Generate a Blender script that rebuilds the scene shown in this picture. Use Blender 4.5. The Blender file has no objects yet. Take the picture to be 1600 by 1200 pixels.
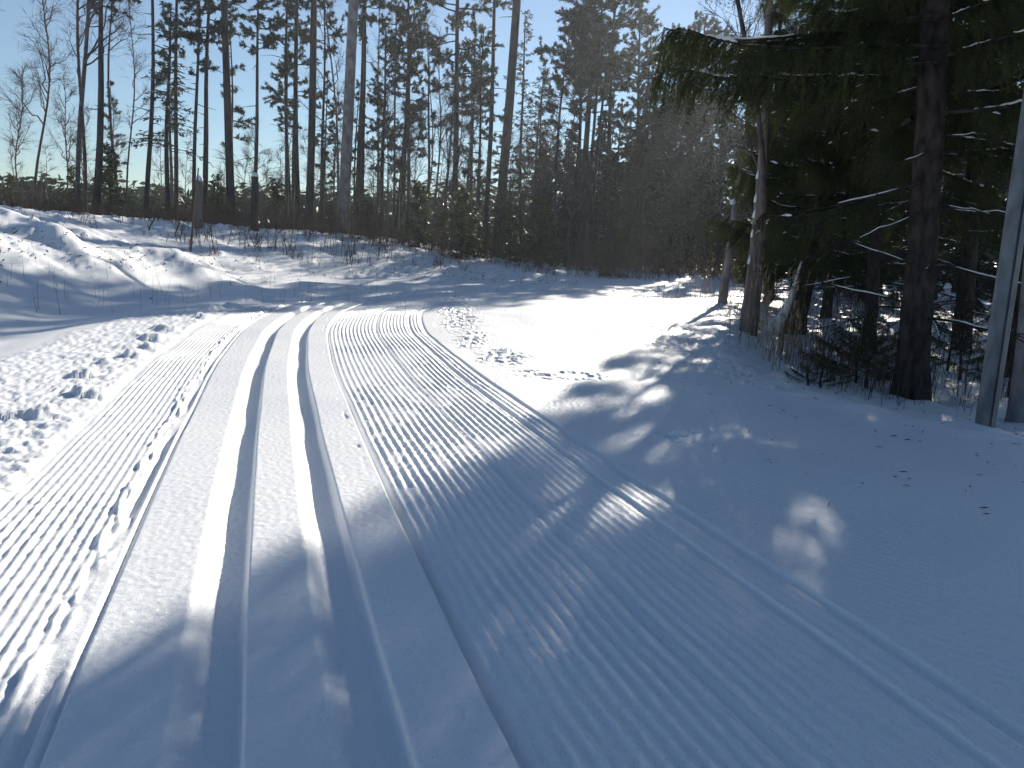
import bpy, math
import numpy as np
from mathutils import Vector, Matrix

# ------------------------------------------------------------------ camera, light, exposure
SC = bpy.context.scene
COL = SC.collection
PITCH, ROLL, CAMH = math.radians(9.4), 0.035, 1.0
FPX = 1300.0
_F = np.array([0, math.cos(PITCH), -math.sin(PITCH)])
_R0 = np.array([1.0, 0, 0]); _U0 = np.cross(_R0, _F)
_R = math.cos(ROLL) * _R0 + math.sin(ROLL) * _U0
_U = math.cos(ROLL) * _U0 - math.sin(ROLL) * _R0
_O = np.array([0, 0, CAMH])
cam = bpy.data.cameras.new('camera'); camo = bpy.data.objects.new('camera', cam); COL.objects.link(camo)
cam.sensor_width = 36; cam.lens = 36 * FPX / 1600; cam.clip_start = 0.05; cam.clip_end = 3000
camo.matrix_world = Matrix(((_R[0], _U[0], -_F[0], 0), (_R[1], _U[1], -_F[1], 0), (_R[2], _U[2], -_F[2], CAMH), (0, 0, 0, 1)))
SC.camera = camo

SUN_AZ, SUN_EL = math.radians(19.5), math.radians(20.5)
world = bpy.data.worlds.new('World'); SC.world = world; world.use_nodes = True
wn = world.node_tree; bg = wn.nodes['Background']
sky = wn.nodes.new('ShaderNodeTexSky'); sky.sky_type = 'NISHITA'; sky.sun_disc = False
sky.sun_elevation = SUN_EL; sky.sun_rotation = SUN_AZ; sky.air_density = 1.0; sky.dust_density = 0.0; sky.ozone_density = 3.0; sky.altitude = 200
wn.links.new(sky.outputs[0], bg.inputs[0]); bg.inputs[1].default_value = 0.057
sl = bpy.data.lights.new('sun', 'SUN'); sl.energy = 5.0; sl.angle = math.radians(0.5); sl.color = (1.0, 0.92, 0.80)
so = bpy.data.objects.new('sun', sl); COL.objects.link(so)
SUNV = Vector((math.sin(SUN_AZ) * math.cos(SUN_EL), math.cos(SUN_AZ) * math.cos(SUN_EL), math.sin(SUN_EL)))
so.rotation_euler = SUNV.to_track_quat('Z', 'Y').to_euler(); so.location = SUNV * 60
SC.view_settings.view_transform = 'Standard'; SC.view_settings.look = 'None'
SC.view_settings.exposure = 0.86; SC.view_settings.gamma = 1; SC.view_settings.use_curve_mapping = False
SC.cycles.max_bounces = 6; SC.cycles.diffuse_bounces = 3; SC.cycles.transparent_max_bounces = 8

rng = np.random.default_rng(7)

# ------------------------------------------------------------------ materials
def mat(name, rough=0.8, spec=0.3):
    m = bpy.data.materials.new(name); m.use_nodes = True
    b = m.node_tree.nodes['Principled BSDF']
    b.inputs['Roughness'].default_value = rough; b.inputs['Specular IOR Level'].default_value = spec
    return m, m.node_tree, b
def N(nt, t, **kw):
    n = nt.nodes.new(t)
    for k, v in kw.items():
        if k in n.inputs: n.inputs[k].default_value = v
        else: setattr(n, k, v)
    return n
def ramp(nt, src, stops):
    r = nt.nodes.new('ShaderNodeValToRGB')
    while len(r.color_ramp.elements) < len(stops): r.color_ramp.elements.new(0.5)
    for e, (p, c) in zip(r.color_ramp.elements, stops):
        e.position = p; e.color = (*c, 1)
    nt.links.new(src, r.inputs[0]); return r
def noise_mat(name, c1, c2, scale, rough=0.8, spec=0.25, bump=0.0, stretch=(1, 1, 1), detail=4, bscale=None, dist=0.02):
    m, nt, b = mat(name, rough, spec)
    tc = N(nt, 'ShaderNodeTexCoord'); mp = N(nt, 'ShaderNodeMapping'); mp.inputs['Scale'].default_value = stretch
    nt.links.new(tc.outputs['Object'], mp.inputs[0])
    n = N(nt, 'ShaderNodeTexNoise', Scale=scale, Detail=detail); nt.links.new(mp.outputs[0], n.inputs['Vector'])
    r = ramp(nt, n.outputs[0], [(0.32, c1), (0.68, c2)]); nt.links.new(r.outputs[0], b.inputs['Base Color'])
    if bump:
        n2 = N(nt, 'ShaderNodeTexNoise', Scale=bscale or scale * 2, Detail=6); nt.links.new(mp.outputs[0], n2.inputs['Vector'])
        bp = N(nt, 'ShaderNodeBump', Strength=bump, Distance=dist); nt.links.new(n2.outputs[0], bp.inputs['Height'])
        nt.links.new(bp.outputs[0], b.inputs['Normal'])
    return m

def snow_material():
    m, nt, b = mat('snow', 0.55, 0.35)
    tc = N(nt, 'ShaderNodeTexCoord')
    big = N(nt, 'ShaderNodeTexNoise', Scale=0.9, Detail=4); nt.links.new(tc.outputs['Object'], big.inputs['Vector'])
    r = ramp(nt, big.outputs[0], [(0.3, (0.80, 0.825, 0.86)), (0.7, (0.87, 0.885, 0.90))])
    nt.links.new(r.outputs[0], b.inputs['Base Color'])
    n1 = N(nt, 'ShaderNodeTexNoise', Scale=220, Detail=3); nt.links.new(tc.outputs['Object'], n1.inputs['Vector'])
    n2 = N(nt, 'ShaderNodeTexNoise', Scale=38, Detail=4); nt.links.new(tc.outputs['Object'], n2.inputs['Vector'])
    b1 = N(nt, 'ShaderNodeBump', Strength=0.35, Distance=0.003); nt.links.new(n1.outputs[0], b1.inputs['Height'])
    b2 = N(nt, 'ShaderNodeBump', Strength=0.3, Distance=0.008); nt.links.new(n2.outputs[0], b2.inputs['Height'])
    nt.links.new(b1.outputs[0], b2.inputs['Normal'])
    # crystal facets: random cells, a few of them mirror-like, give the sparkle
    v = N(nt, 'ShaderNodeTexVoronoi', Scale=420); nt.links.new(tc.outputs['Object'], v.inputs['Vector'])
    sep = N(nt, 'ShaderNodeSeparateColor'); nt.links.new(v.outputs['Color'], sep.inputs[0])
    gt = N(nt, 'ShaderNodeMath', operation='GREATER_THAN'); nt.links.new(sep.outputs[0], gt.inputs[0]); gt.inputs[1].default_value = 0.93
    mr = N(nt, 'ShaderNodeMapRange'); nt.links.new(gt.outputs[0], mr.inputs[0]); mr.inputs[3].default_value = 0.5; mr.inputs[4].default_value = 0.16
    nt.links.new(mr.outputs[0], b.inputs['Roughness'])
    vm = N(nt, 'ShaderNodeVectorMath', operation='SUBTRACT'); nt.links.new(v.outputs['Color'], vm.inputs[0]); vm.inputs[1].default_value = (0.5, 0.5, 0.5)
    vs = N(nt, 'ShaderNodeVectorMath', operation='SCALE'); nt.links.new(vm.outputs[0], vs.inputs[0])
    ms = N(nt, 'ShaderNodeMath', operation='MULTIPLY'); nt.links.new(gt.outputs[0], ms.inputs[0]); ms.inputs[1].default_value = 0.9
    nt.links.new(ms.outputs[0], vs.inputs['Scale'])
    va = N(nt, 'ShaderNodeVectorMath', operation='ADD'); nt.links.new(b2.outputs[0], va.inputs[0]); nt.links.new(vs.outputs[0], va.inputs[1])
    vn = N(nt, 'ShaderNodeVectorMath', operation='NORMALIZE'); nt.links.new(va.outputs[0], vn.inputs[0])
    nt.links.new(vn.outputs[0], b.inputs['Normal'])
    return m
M = {
    'snow': snow_material(),
    'snowcap': noise_mat('clinging_snow', (0.78, 0.8, 0.85), (0.88, 0.89, 0.9), 8, 0.6, 0.3, 0.4, bscale=60, dist=0.01),
    'pinebark': noise_mat('pine_bark', (0.028, 0.026, 0.027), (0.085, 0.075, 0.073), 9, 0.9, 0.15, 1.0, (1, 1, 0.25), 6, 14, 0.03),
    'palebark': noise_mat('pale_bark', (0.12, 0.11, 0.11), (0.30, 0.275, 0.27), 6, 0.85, 0.2, 0.5, (1, 1, 0.5), 6, 20, 0.01),
    'sprucebark': noise_mat('spruce_bark', (0.018, 0.015, 0.014), (0.07, 0.058, 0.052), 16, 0.95, 0.12, 1.0, (1, 1, 0.4), 8, 30, 0.02),
    'birchbark': noise_mat('dark_birch_bark', (0.05, 0.04, 0.04), (0.15, 0.12, 0.115), 8, 0.85, 0.2, 0.3),
    'twig': noise_mat('bare_twigs', (0.06, 0.045, 0.045), (0.13, 0.10, 0.095), 3, 0.8, 0.2),
    'brush': noise_mat('brown_brush', (0.055, 0.035, 0.026), (0.17, 0.11, 0.08), 1.2, 0.85, 0.2),
    'grass': noise_mat('dry_grass', (0.22, 0.14, 0.07), (0.45, 0.32, 0.18), 2.0, 0.7, 0.3),
    'deadwood': noise_mat('grey_dead_wood', (0.10, 0.085, 0.08), (0.26, 0.225, 0.21), 10, 0.9, 0.15, 0.8, (1, 1, 0.15), 6, 18, 0.02),
    'steel': noise_mat('galvanised_steel', (0.055, 0.066, 0.08), (0.15, 0.17, 0.19), 16, 0.45, 0.5, 0.25, (1, 1, 0.35), 9, 60, 0.003),
}
def needle_mat(name, c1, c2, sc=2.5, trans=0.25):
    m, nt, b = mat(name, 0.5, 0.35)
    tc = N(nt, 'ShaderNodeTexCoord'); n = N(nt, 'ShaderNodeTexNoise', Scale=sc, Detail=3); nt.links.new(tc.outputs['Object'], n.inputs['Vector'])
    r = ramp(nt, n.outputs[0], [(0.35, c1), (0.65, c2)]); nt.links.new(r.outputs[0], b.inputs['Base Color'])
    t = N(nt, 'ShaderNodeBsdfTranslucent'); nt.links.new(r.outputs[0], t.inputs[0])
    mx = N(nt, 'ShaderNodeMixShader'); mx.inputs[0].default_value = trans
    nt.links.new(b.outputs[0], mx.inputs[1]); nt.links.new(t.outputs[0], mx.inputs[2])
    nt.links.new(mx.outputs[0], nt.nodes['Material Output'].inputs[0])
    return m
M['pineneedle'] = needle_mat('pine_needles', (0.030, 0.042, 0.026), (0.06, 0.075, 0.04))
M['spruceneedle'] = needle_mat('spruce_needles', (0.035, 0.050, 0.016), (0.085, 0.10, 0.03), 3, 0.42)
M['farneedle'] = needle_mat('far_conifer_needles', (0.022, 0.034, 0.022), (0.045, 0.06, 0.032))

# ------------------------------------------------------------------ mesh building
def norm(v):
    return v / np.maximum(np.linalg.norm(v, axis=-1, keepdims=True), 1e-9)
class MB:
    def __init__(s): s.v = []; s.f = []; s.m = []; s.s = []; s.n = 0
    def add(s, V, F, mi=0, smooth=True):
        V = np.asarray(V, float).reshape(-1, 3); F = np.asarray(F, int).reshape(-1, 3)
        s.v.append(V); s.f.append(F + s.n); s.n += len(V)
        s.m.append(np.full(len(F), mi)); s.s.append(np.full(len(F), smooth))
    def tris(s, T, mi=0):
        T = np.asarray(T).reshape(-1, 3); s.add(T, np.arange(len(T)).reshape(-1, 3), mi, False)
    def tube(s, P, r, n=6, mi=0, lump=0.0, cap=True):
        P = np.asarray(P, float); r = np.broadcast_to(np.asarray(r, float), (len(P),))
        T = norm(np.gradient(P, axis=0)); ref = np.array([0.9, 0.13, 0.41]) if abs(T[0][2]) > .7 else np.array([0, 0, 1.])
        A = norm(np.cross(T, ref)); B = np.cross(T, A)
        a = np.linspace(0, 2 * np.pi, n, endpoint=False)
        rr = r[:, None] * (1 + lump * rng.standard_normal((len(P), n)))
        V = P[:, None] + rr[..., None] * (np.cos(a)[None, :, None] * A[:, None] + np.sin(a)[None, :, None] * B[:, None])
        k = len(P); i = np.arange(k - 1)[:, None] * n; j = np.arange(n)[None]; j2 = (j + 1) % n
        q = np.stack([i + j, i + j2, i + n + j2, i + n + j], -1).reshape(-1, 4)
        F = np.concatenate([q[:, [0, 1, 2]], q[:, [0, 2, 3]]]); V = V.reshape(-1, 3)
        if cap:
            V = np.concatenate([V, P[-1:]]); c = len(V) - 1; jj = np.arange(n)
            F = np.concatenate([F, np.stack([(k - 1) * n + jj, (k - 1) * n + (jj + 1) % n, np.full(n, c)], -1)])
        s.add(V, F, mi)
    def spikes(s, C, D, L, W, mi=0):
        """thin triangles from C along D"""
        C = np.asarray(C).reshape(-1, 3); D = norm(np.asarray(D).reshape(-1, 3)); n = len(C)
        if n == 0: return
        L = np.broadcast_to(L, (n,))[:, None]; W = np.broadcast_to(W, (n,))[:, None]
        S = norm(np.cross(D, rng.standard_normal((n, 3))))
        s.tris(np.stack([C - S * W / 2, C + S * W / 2, C + D * L], 1), mi)
    def leaves(s, C, D, L, W, mi=0):
        """diamonds (two triangles) centred along D"""
        C = np.asarray(C).reshape(-1, 3); D = norm(np.asarray(D).reshape(-1, 3)); n = len(C)
        if n == 0: return
        L = np.broadcast_to(L, (n,))[:, None]; W = np.broadcast_to(W, (n,))[:, None]
        S = norm(np.cross(D, rng.standard_normal((n, 3))))
        a, b, c, d = C, C + D * L * .5 + S * W / 2, C + D * L, C + D * L * .5 - S * W / 2
        s.tris(np.stack([a, b, c], 1), mi); s.tris(np.stack([a, c, d], 1), mi)
    def mesh(s, name, mats):
        V = np.concatenate(s.v); F = np.concatenate(s.f); me = bpy.data.meshes.new(name)
        me.vertices.add(len(V)); me.vertices.foreach_set('co', V.astype(np.float32).ravel())
        me.loops.add(F.size); me.loops.foreach_set('vertex_index', F.astype(np.int32).ravel())
        me.polygons.add(len(F)); me.polygons.foreach_set('loop_start', np.arange(0, F.size, 3, dtype=np.int32))
        me.polygons.foreach_set('material_index', np.concatenate(s.m).astype(np.int32))
        me.polygons.foreach_set('use_smooth', np.concatenate(s.s))
        for m in mats: me.materials.append(m)
        me.update(); me.validate(); return me
    def build(s, name, mats, parent=None):
        return link(name, s.mesh(name, mats), parent)
def link(name, data, parent=None):
    o = bpy.data.objects.new(name, data); COL.objects.link(o)
    if parent: o.parent = parent
    return o
def tag(o, label=None, cat=None, group=None, kind=None):
    if label: o['label'] = label
    if cat: o['category'] = cat
    if group: o['group'] = group
    if kind: o['kind'] = kind
    return o
def axis_matrix(base, axis, spin=0.0, scale=1.0):
    z = Vector(axis).normalized(); q = Vector((0, 0, 1)).rotation_difference(z)
    return Matrix.Translation(Vector(base)) @ q.to_matrix().to_4x4() @ Matrix.Rotation(spin, 4, 'Z') @ Matrix.Diagonal((scale, scale, scale, 1))

# ------------------------------------------------------------------ noise
def _h(ix, iy, seed):
    n = (ix.astype(np.int64) * 374761393 + iy.astype(np.int64) * 668265263 + seed * 1274126177) & 0xffffffff
    n = ((n ^ (n >> 13)) * 1103515245) & 0xffffffff; n = (n ^ (n >> 16)) & 0xffffffff
    return n
def gn(x, y, seed=0):
    """gradient noise, about -1..1"""
    x0 = np.floor(x); y0 = np.floor(y); fx = x - x0; fy = y - y0
    u = fx * fx * fx * (fx * (fx * 6 - 15) + 10); w = fy * fy * fy * (fy * (fy * 6 - 15) + 10)
    def g(dx, dy):
        a = _h(x0 + dx, y0 + dy, seed) * (2 * np.pi / 4294967296.0)
        return np.cos(a) * (fx - dx) + np.sin(a) * (fy - dy)
    a = g(0, 0); b = g(1, 0); c = g(0, 1); d = g(1, 1)
    return 1.6 * ((a + (b - a) * u) * (1 - w) + (c + (d - c) * u) * w)
def fbm(x, y, seed=0, o=3):
    r = 0; a = 1; t = 0
    for i in range(o):
        r = r + a * gn(x * 2.03 ** i + 17.3 * i, y * 2.03 ** i - 9.1 * i, seed + i); t += a; a *= .5
    return r / t
def ss(a, b, x):
    t = np.clip((x - a) / (b - a), 0, 1); return t * t * (3 - 2 * t)

# ------------------------------------------------------------------ terrain
def spline(P, step=0.12):
    P = np.array(P, float); out = []
    Q = np.vstack([2 * P[0] - P[1], P, 2 * P[-1] - P[-2]])
    for i in range(1, len(Q) - 2):
        n = max(2, int(np.linalg.norm(Q[i + 1] - Q[i]) / step)); t = np.linspace(0, 1, n, endpoint=False)[:, None]
        a, b, c, d = Q[i - 1], Q[i], Q[i + 1], Q[i + 2]
        out.append(.5 * (2 * b + (c - a) * t + (2 * a - 5 * b + 4 * c - d) * t ** 2 + (3 * b - a - 3 * c + d) * t ** 3))
    out.append(P[-1:]); return np.vstack(out)
TRACK = spline([(2.6, -9), (1.45, -4.5), (0.37, -1.0), (-.04, .45), (-.35, 1.46), (-.56, 2.15), (-.89, 3.28), (-1.29, 4.65), (-1.93, 6.97), (-2.63, 10.15),
                (-2.85, 13.2), (-2.2, 16.5), (-.4, 19.3), (2.5, 21.0), (6, 21.6), (12, 21.4), (22, 19.5), (40, 14)])
LIP = spline([(10, 20.2), (7.5, 19.6), (5.0, 17.5), (3.4, 14), (2.75, 11.2), (2.15, 8.5), (1.95, 6.9), (2.2, 5.7), (2.65, 4.9), (3.0, 4.25), (3.7, 2.8), (4.6, 0), (6, -8)], .25)
def pdist(x, y, L):
    """signed distance to a polyline (positive on its right) and arc length"""
    a = L[:-1]; b = L[1:]; e = b - a; l2 = (e ** 2).sum(1); s0 = np.concatenate([[0], np.cumsum(np.sqrt(l2))[:-1]])
    D = np.empty(len(x)); S = np.empty(len(x)); CH = 20000
    A = a.astype(np.float32)
    for i in range(0, len(x), CH):
        px = x[i:i + CH]; py = y[i:i + CH]
        d2 = (px[:, None].astype(np.float32) - A[None, :, 0]) ** 2 + (py[:, None].astype(np.float32) - A[None, :, 1]) ** 2
        k = d2.argmin(1); best = None
        for off in (-1, 0):
            j = np.clip(k + off, 0, len(a) - 1)
            t = np.clip(((px - a[j, 0]) * e[j, 0] + (py - a[j, 1]) * e[j, 1]) / l2[j], 0, 1)
            qx = px - a[j, 0] - t * e[j, 0]; qy = py - a[j, 1] - t * e[j, 1]; dd = np.hypot(qx, qy)
            sg = np.sign(e[j, 1] * qx - e[j, 0] * qy); sg[sg == 0] = 1
            s = s0[j] + t * np.sqrt(l2[j])
            if best is None: best = (dd, sg * dd, s)
            else:
                m = dd < best[0]; best = (np.where(m, dd, best[0]), np.where(m, sg * dd, best[1]), np.where(m, s, best[2]))
        D[i:i + CH] = best[1]; S[i:i + CH] = best[2]
    return D, S
def groove(d, c, wl, wf, wr, depth):
    """trough: left wall width wl, floor wf, steep right wall wr, centred on c"""
    l = c - wf / 2; r = c + wf / 2
    return -depth * ss(l - wl, l, d) * (1 - ss(r, r + wr, d))
# drift mounds on the bank: x, y, radius along, across, height, angle
MOUNDS = [(2.97, 5.12, .20, .17, .07, 0), (2.80, 4.95, .3, .16, .03, .4), (-9.0, 15.2, 1.3, .55, .34, -.5), (-7.6, 14.6, 1.9, .45, .36, -.75), (-6.3, 14.0, .9, .4, .22, -.6), (-10.4, 15.4, .7, .6, .40, 0), (-8.7, 12.6, .55, .3, .12, -.2),
          (-7.4, 12.4, .5, .3, .12, .1), (-5.6, 16.4, .8, .55, .36, -.4), (-5.1, 15.0, .7, .5, .22, -.5), (-6.6, 17.2, .9, .6, .42, 0), (-4.4, 18.4, .8, .5, .24, -.3), (-3.3, 20.6, 1, .6, .2, -.3),
          (-9.6, 13.9, 1.2, .35, .15, -.4), (-8.2, 11.2, .9, .25, .08, -.5), (-6.9, 11.2, .5, .2, .07, -.4), (-2.0, 23.2, 1.2, .5, .2, 0), (.2, 26.4, 1.3, .5, .18, 0), (3.3, 26.6, 1.2, .5, .15, 0),
          (3.75, 12.5, .7, .5, .14, 0), (4.8, 12.0, .6, .5, .2, 0), (5.1, 8.5, .8, .5, .12, .3), (3.45, 6.9, .5, .45, .13, 0), (3.2, 5.2, .35, .3, .05, 0), (4.6, 7.2, .7, .4, .15, .4)]
def height(x, y):
    x = np.asarray(x, float).ravel(); y = np.asarray(y, float).ravel()
    R = np.hypot(x, y); d, s = pdist(x, y, TRACK); e, _ = pdist(x, y, LIP[::-1])
    dw = d + .006 * gn(s * .35, s * 0 + 3.1, 5) + .0004 * gn(s * 3, s * 0 + 1.7, 6)
    z = 0.012 * fbm(x * .8, y * .8, 11, 2)
    near = 1 - ss(14, 40, R)                                    # fine relief only where it can be seen
    groomed = ss(-1.06, -.98, dw) * (1 - ss(.2, .7, e))
    # ski grooves
    dep = .058 + .008 * gn(s * 1.3, s * 0, 8)
    ed = .0006 * gn(s * 14, d * 25, 9) + .003 * gn(s * 1.0, d * 0, 19)
    z = z + groove(dw + ed, -.190, .075, .068, .020, dep) + groove(dw + ed * .9, .134, .075, .068, .020, dep)
    # right shoulder cut and corduroy
    z = z - .022 * ss(.376, .388, dw) * (1 - ss(2.6, 3.2, dw)) + groove(dw, .394, .01, .012, .012, .022)
    d2 = dw + .0006 * gn(s * 1.2, d * 4, 12)
    w = lambda a, p: (.5 + .5 * np.cos(2 * np.pi * a / p)) ** 1.3
    wear = .55 + .45 * ss(-.35, .25, fbm(x * 1.3, y * 1.3, 31, 2))
    c1 = w(d2 - .42, .043) * ss(.41, .43, dw) * (1 - ss(1.46, 1.52, dw))
    d3 = x * math.cos(.76) + y * math.sin(.76) + .003 * gn(x * .7, y * .7, 14)
    c2 = w(d3, .043) * ss(1.56, 1.7, dw) * (1 - ss(2.6, 3.4, dw)) * .5 * (1 - ss(5.0, 7.0, R))
    c3 = w(d2 + .0006 * gn(s * 4, d * 8, 40), .034) * ss(-1.03, -.97, dw) * (1 - ss(-.60, -.575, dw))
    crumble = 1 + .45 * gn(s * 24, d * 46, 33) - .5 * ss(.35, .6, gn(s * 5, d * 9, 34))
    z = z + near * wear * crumble * (.0118 * c1 * (1 - .75 * ss(.75, 1.3, dw) * (1 - ss(3.2, 4.6, R))) + .0065 * c2 + .0105 * c3)
    z = z + near * .012 * (groove(dw, 1.34, .02, .02, .02, 1) + groove(dw, .93, .012, .015, .012, 1) + groove(dw, 1.50, .02, .03, .02, 1.2))
    # broken crumbs along the left corduroy edge and along the right shoulder
    cr = np.clip(gn(s * 5.5, d * 34, 51) + .25 * gn(s * 17, d * 60, 52), -.2, 1)
    z = z + near * .028 * cr * np.exp(-((dw + .60 + .03 * gn(s * 1.1, s * 0, 53)) / .028) ** 2)
    z = z + groove(dw, -.515, .006, .008, .008, .014) + groove(dw, -.555, .03, .02, .012, .03) * ss(-.3, .2, gn(s * .8, s * 0, 55))
    pk = ss(.25, .5, gn(s * 8, d * 28, 57)) * ss(-.1, .3, gn(s * .7, s * 0, 58))
    z = z - near * .016 * pk * np.exp(-((dw - .338 - .03 * gn(s * 1.6, s * 0, 59)) / .012) ** 2)
    z = z + near * .0016 * gn(x * 45, y * 45, 61) * groomed
    # trampled and chunky snow left of the groomed strip
    rl = -1.02 - .09 * np.abs(gn(s * 1.3, s * 0, 71)); edgeL = -2.05 + .25 * gn(s * .5, s * 0, 72)
    rz = ss(rl + .04, rl - .05, dw) if False else (1 - ss(rl - .05, rl + .05, dw))
    ro = rz * ss(edgeL - .12, edgeL + .1, dw) * (1 - ss(15, 19, s - 0) * 0)
    b1 = 1 - np.abs(gn(x * 7.5, y * 7.5, 73)) * 2; b2 = gn(x * 17, y * 17, 74); b3 = gn(x * 38, y * 38, 75)
    lumps = np.clip(gn(x * 11 + 3, y * 11, 76) - .15, 0, 1) ** .7
    z = z + near * ro * (.004 * b1 + .008 * b2 + .007 * b3 + .012 * np.clip(gn(x * 22, y * 22, 78) - .2, 0, 1) + .016 * lumps * (.45 + .8 * np.exp(-((dw - rl + .15) / .16) ** 2)) + .02)
    big = ss(.28, .5, gn(x * 3.1, y * 3.1, 77)) * np.exp(-((dw - rl + .2) / .2) ** 2)
    z = z + near * .05 * big * ro
    # ditch and bank outside the trail
    o = -dw
    Hc = np.interp(x, [-40, -12, -6, -4, -1, 3, 8, 60], [1.7, 1.38, 1.12, .82, .45, .10, .01, 0])
    toe = np.interp(y, [8, 18, 26], [2.7, 3.4, 4.6])
    bank = ss(0, 1, (o - toe) / 4.6)
    z = z - .05 * ss(2.1, 2.6, o) * (1 - ss(2.8, 4.2, o)) + Hc * (.30 * ss(0, 1.8, o - toe) + .70 * bank)
    rough = ss(.3, 2.0, o - toe)
    ca, sa = math.cos(.55), math.sin(.55); u = x * ca - y * sa; v = x * sa + y * ca
    z = z + rough * (.07 * fbm(u * .45, v * 1.1, 81, 3) + .045 * np.clip(gn(u * 1.1, v * 3.0, 82), -.1, 1) + .035 * np.clip(gn(u * 2.3, v * 5.0, 86) - .1, 0, 1) + .008 * gn(x * 6, y * 6, 83) * near)
    crest = ss(2.6, 4.5, o - toe); z = z + crest * (.09 * np.abs(gn(x * 1.9, y * 1.9, 88)) + .06 * np.clip(gn(x * 4.2, y * 4.2, 89), 0, 1)) * (1 - ss(20, 60, R))
    hum = ss(.3, .55, gn(x * 1.5, y * 1.5, 84)) * ss(2.2, 4.0, o - toe); z = z + .05 * hum
    chips = ss(.42, .55, gn(x * 3.3, y * 3.3, 87)); z = z + rough * .035 * chips * near
    for mx, my, ra, rb, mh, an in MOUNDS:
        k = (np.abs(x - mx) < 4) & (np.abs(y - my) < 4)
        if not k.any(): continue
        dx = x[k] - mx; dy = y[k] - my; a = dx * math.cos(an) + dy * math.sin(an); b = -dx * math.sin(an) + dy * math.cos(an)
        q = (a / ra) ** 2 + (b / rb) ** 2
        z[k] += .42 * mh * (1 + .35 * gn(x[k] * 1.7, y[k] * 1.7, 101)) * np.exp(-q ** 1.5) * (1 + .12 * gn(x[k] * 4, y[k] * 4, 85))
    # inner side: lip, drop and forest floor
    out = ss(0, 1, e / 1.5) * (1 - ss(2.0, 3.5, o))
    z = z - .26 * out * (1 - ss(9, 15, y)) - .10 * out * ss(9, 15, y)
    z = z + .022 * np.exp(-((e - .05) / .22) ** 2) * (1 + gn(x * 3, y * 3, 91)) * (1 - ss(2.0, 3.0, o))
    z = z + ss(.1, 1.0, e) * (1 - ss(2.0, 3.5, o)) * (.07 * fbm(x * 1.1, y * 1.1, 92, 3) + .012 * near * gn(x * 7, y * 7, 93))
    # footprints and loose crumbs on the bright inner flat
    def strew(px, py, r, amp, fr, th, sd):
        f = np.exp(-(((x - px) / r[0]) ** 2 + ((y - py) / r[1]) ** 2) ** 2)
        return amp * f * (ss(th, th + .18, gn(x * fr, y * fr, sd)) - .8 * ss(th, th + .18, gn((x + .03) * fr, (y + .06) * fr, sd)))
    for px, py, rx, ry in [(-1.2, 16.5, .5, 1.6), (-.95, 13.6, .4, 1.6), (-.72, 11.2, .32, 1.3), (-.45, 9.2, .22, .9), (-.1, 7.7, .3, .6), (.4, 6.7, .5, .25), (1.7, 12.6, .9, 2.2), (2.0, 9.6, .5, 1.5), (2.5, 15, 1.0, 2), (1.0, 4.6, .25, .2), (2.0, 7.0, .4, 1.0), (-2.1, 17.5, .6, 2)]:
        z = z + strew(px, py, (rx * .8, ry), -.024, 9.5, .22, 95)
    z = z + .03 * fbm(x * .35, y * .35, 97, 2) * ss(20, 60, R) + .25 * fbm(x * .03, y * .03, 98, 2) * ss(60, 200, R)
    return z
def ground_z(x, y): return float(height([x], [y])[0])

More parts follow.
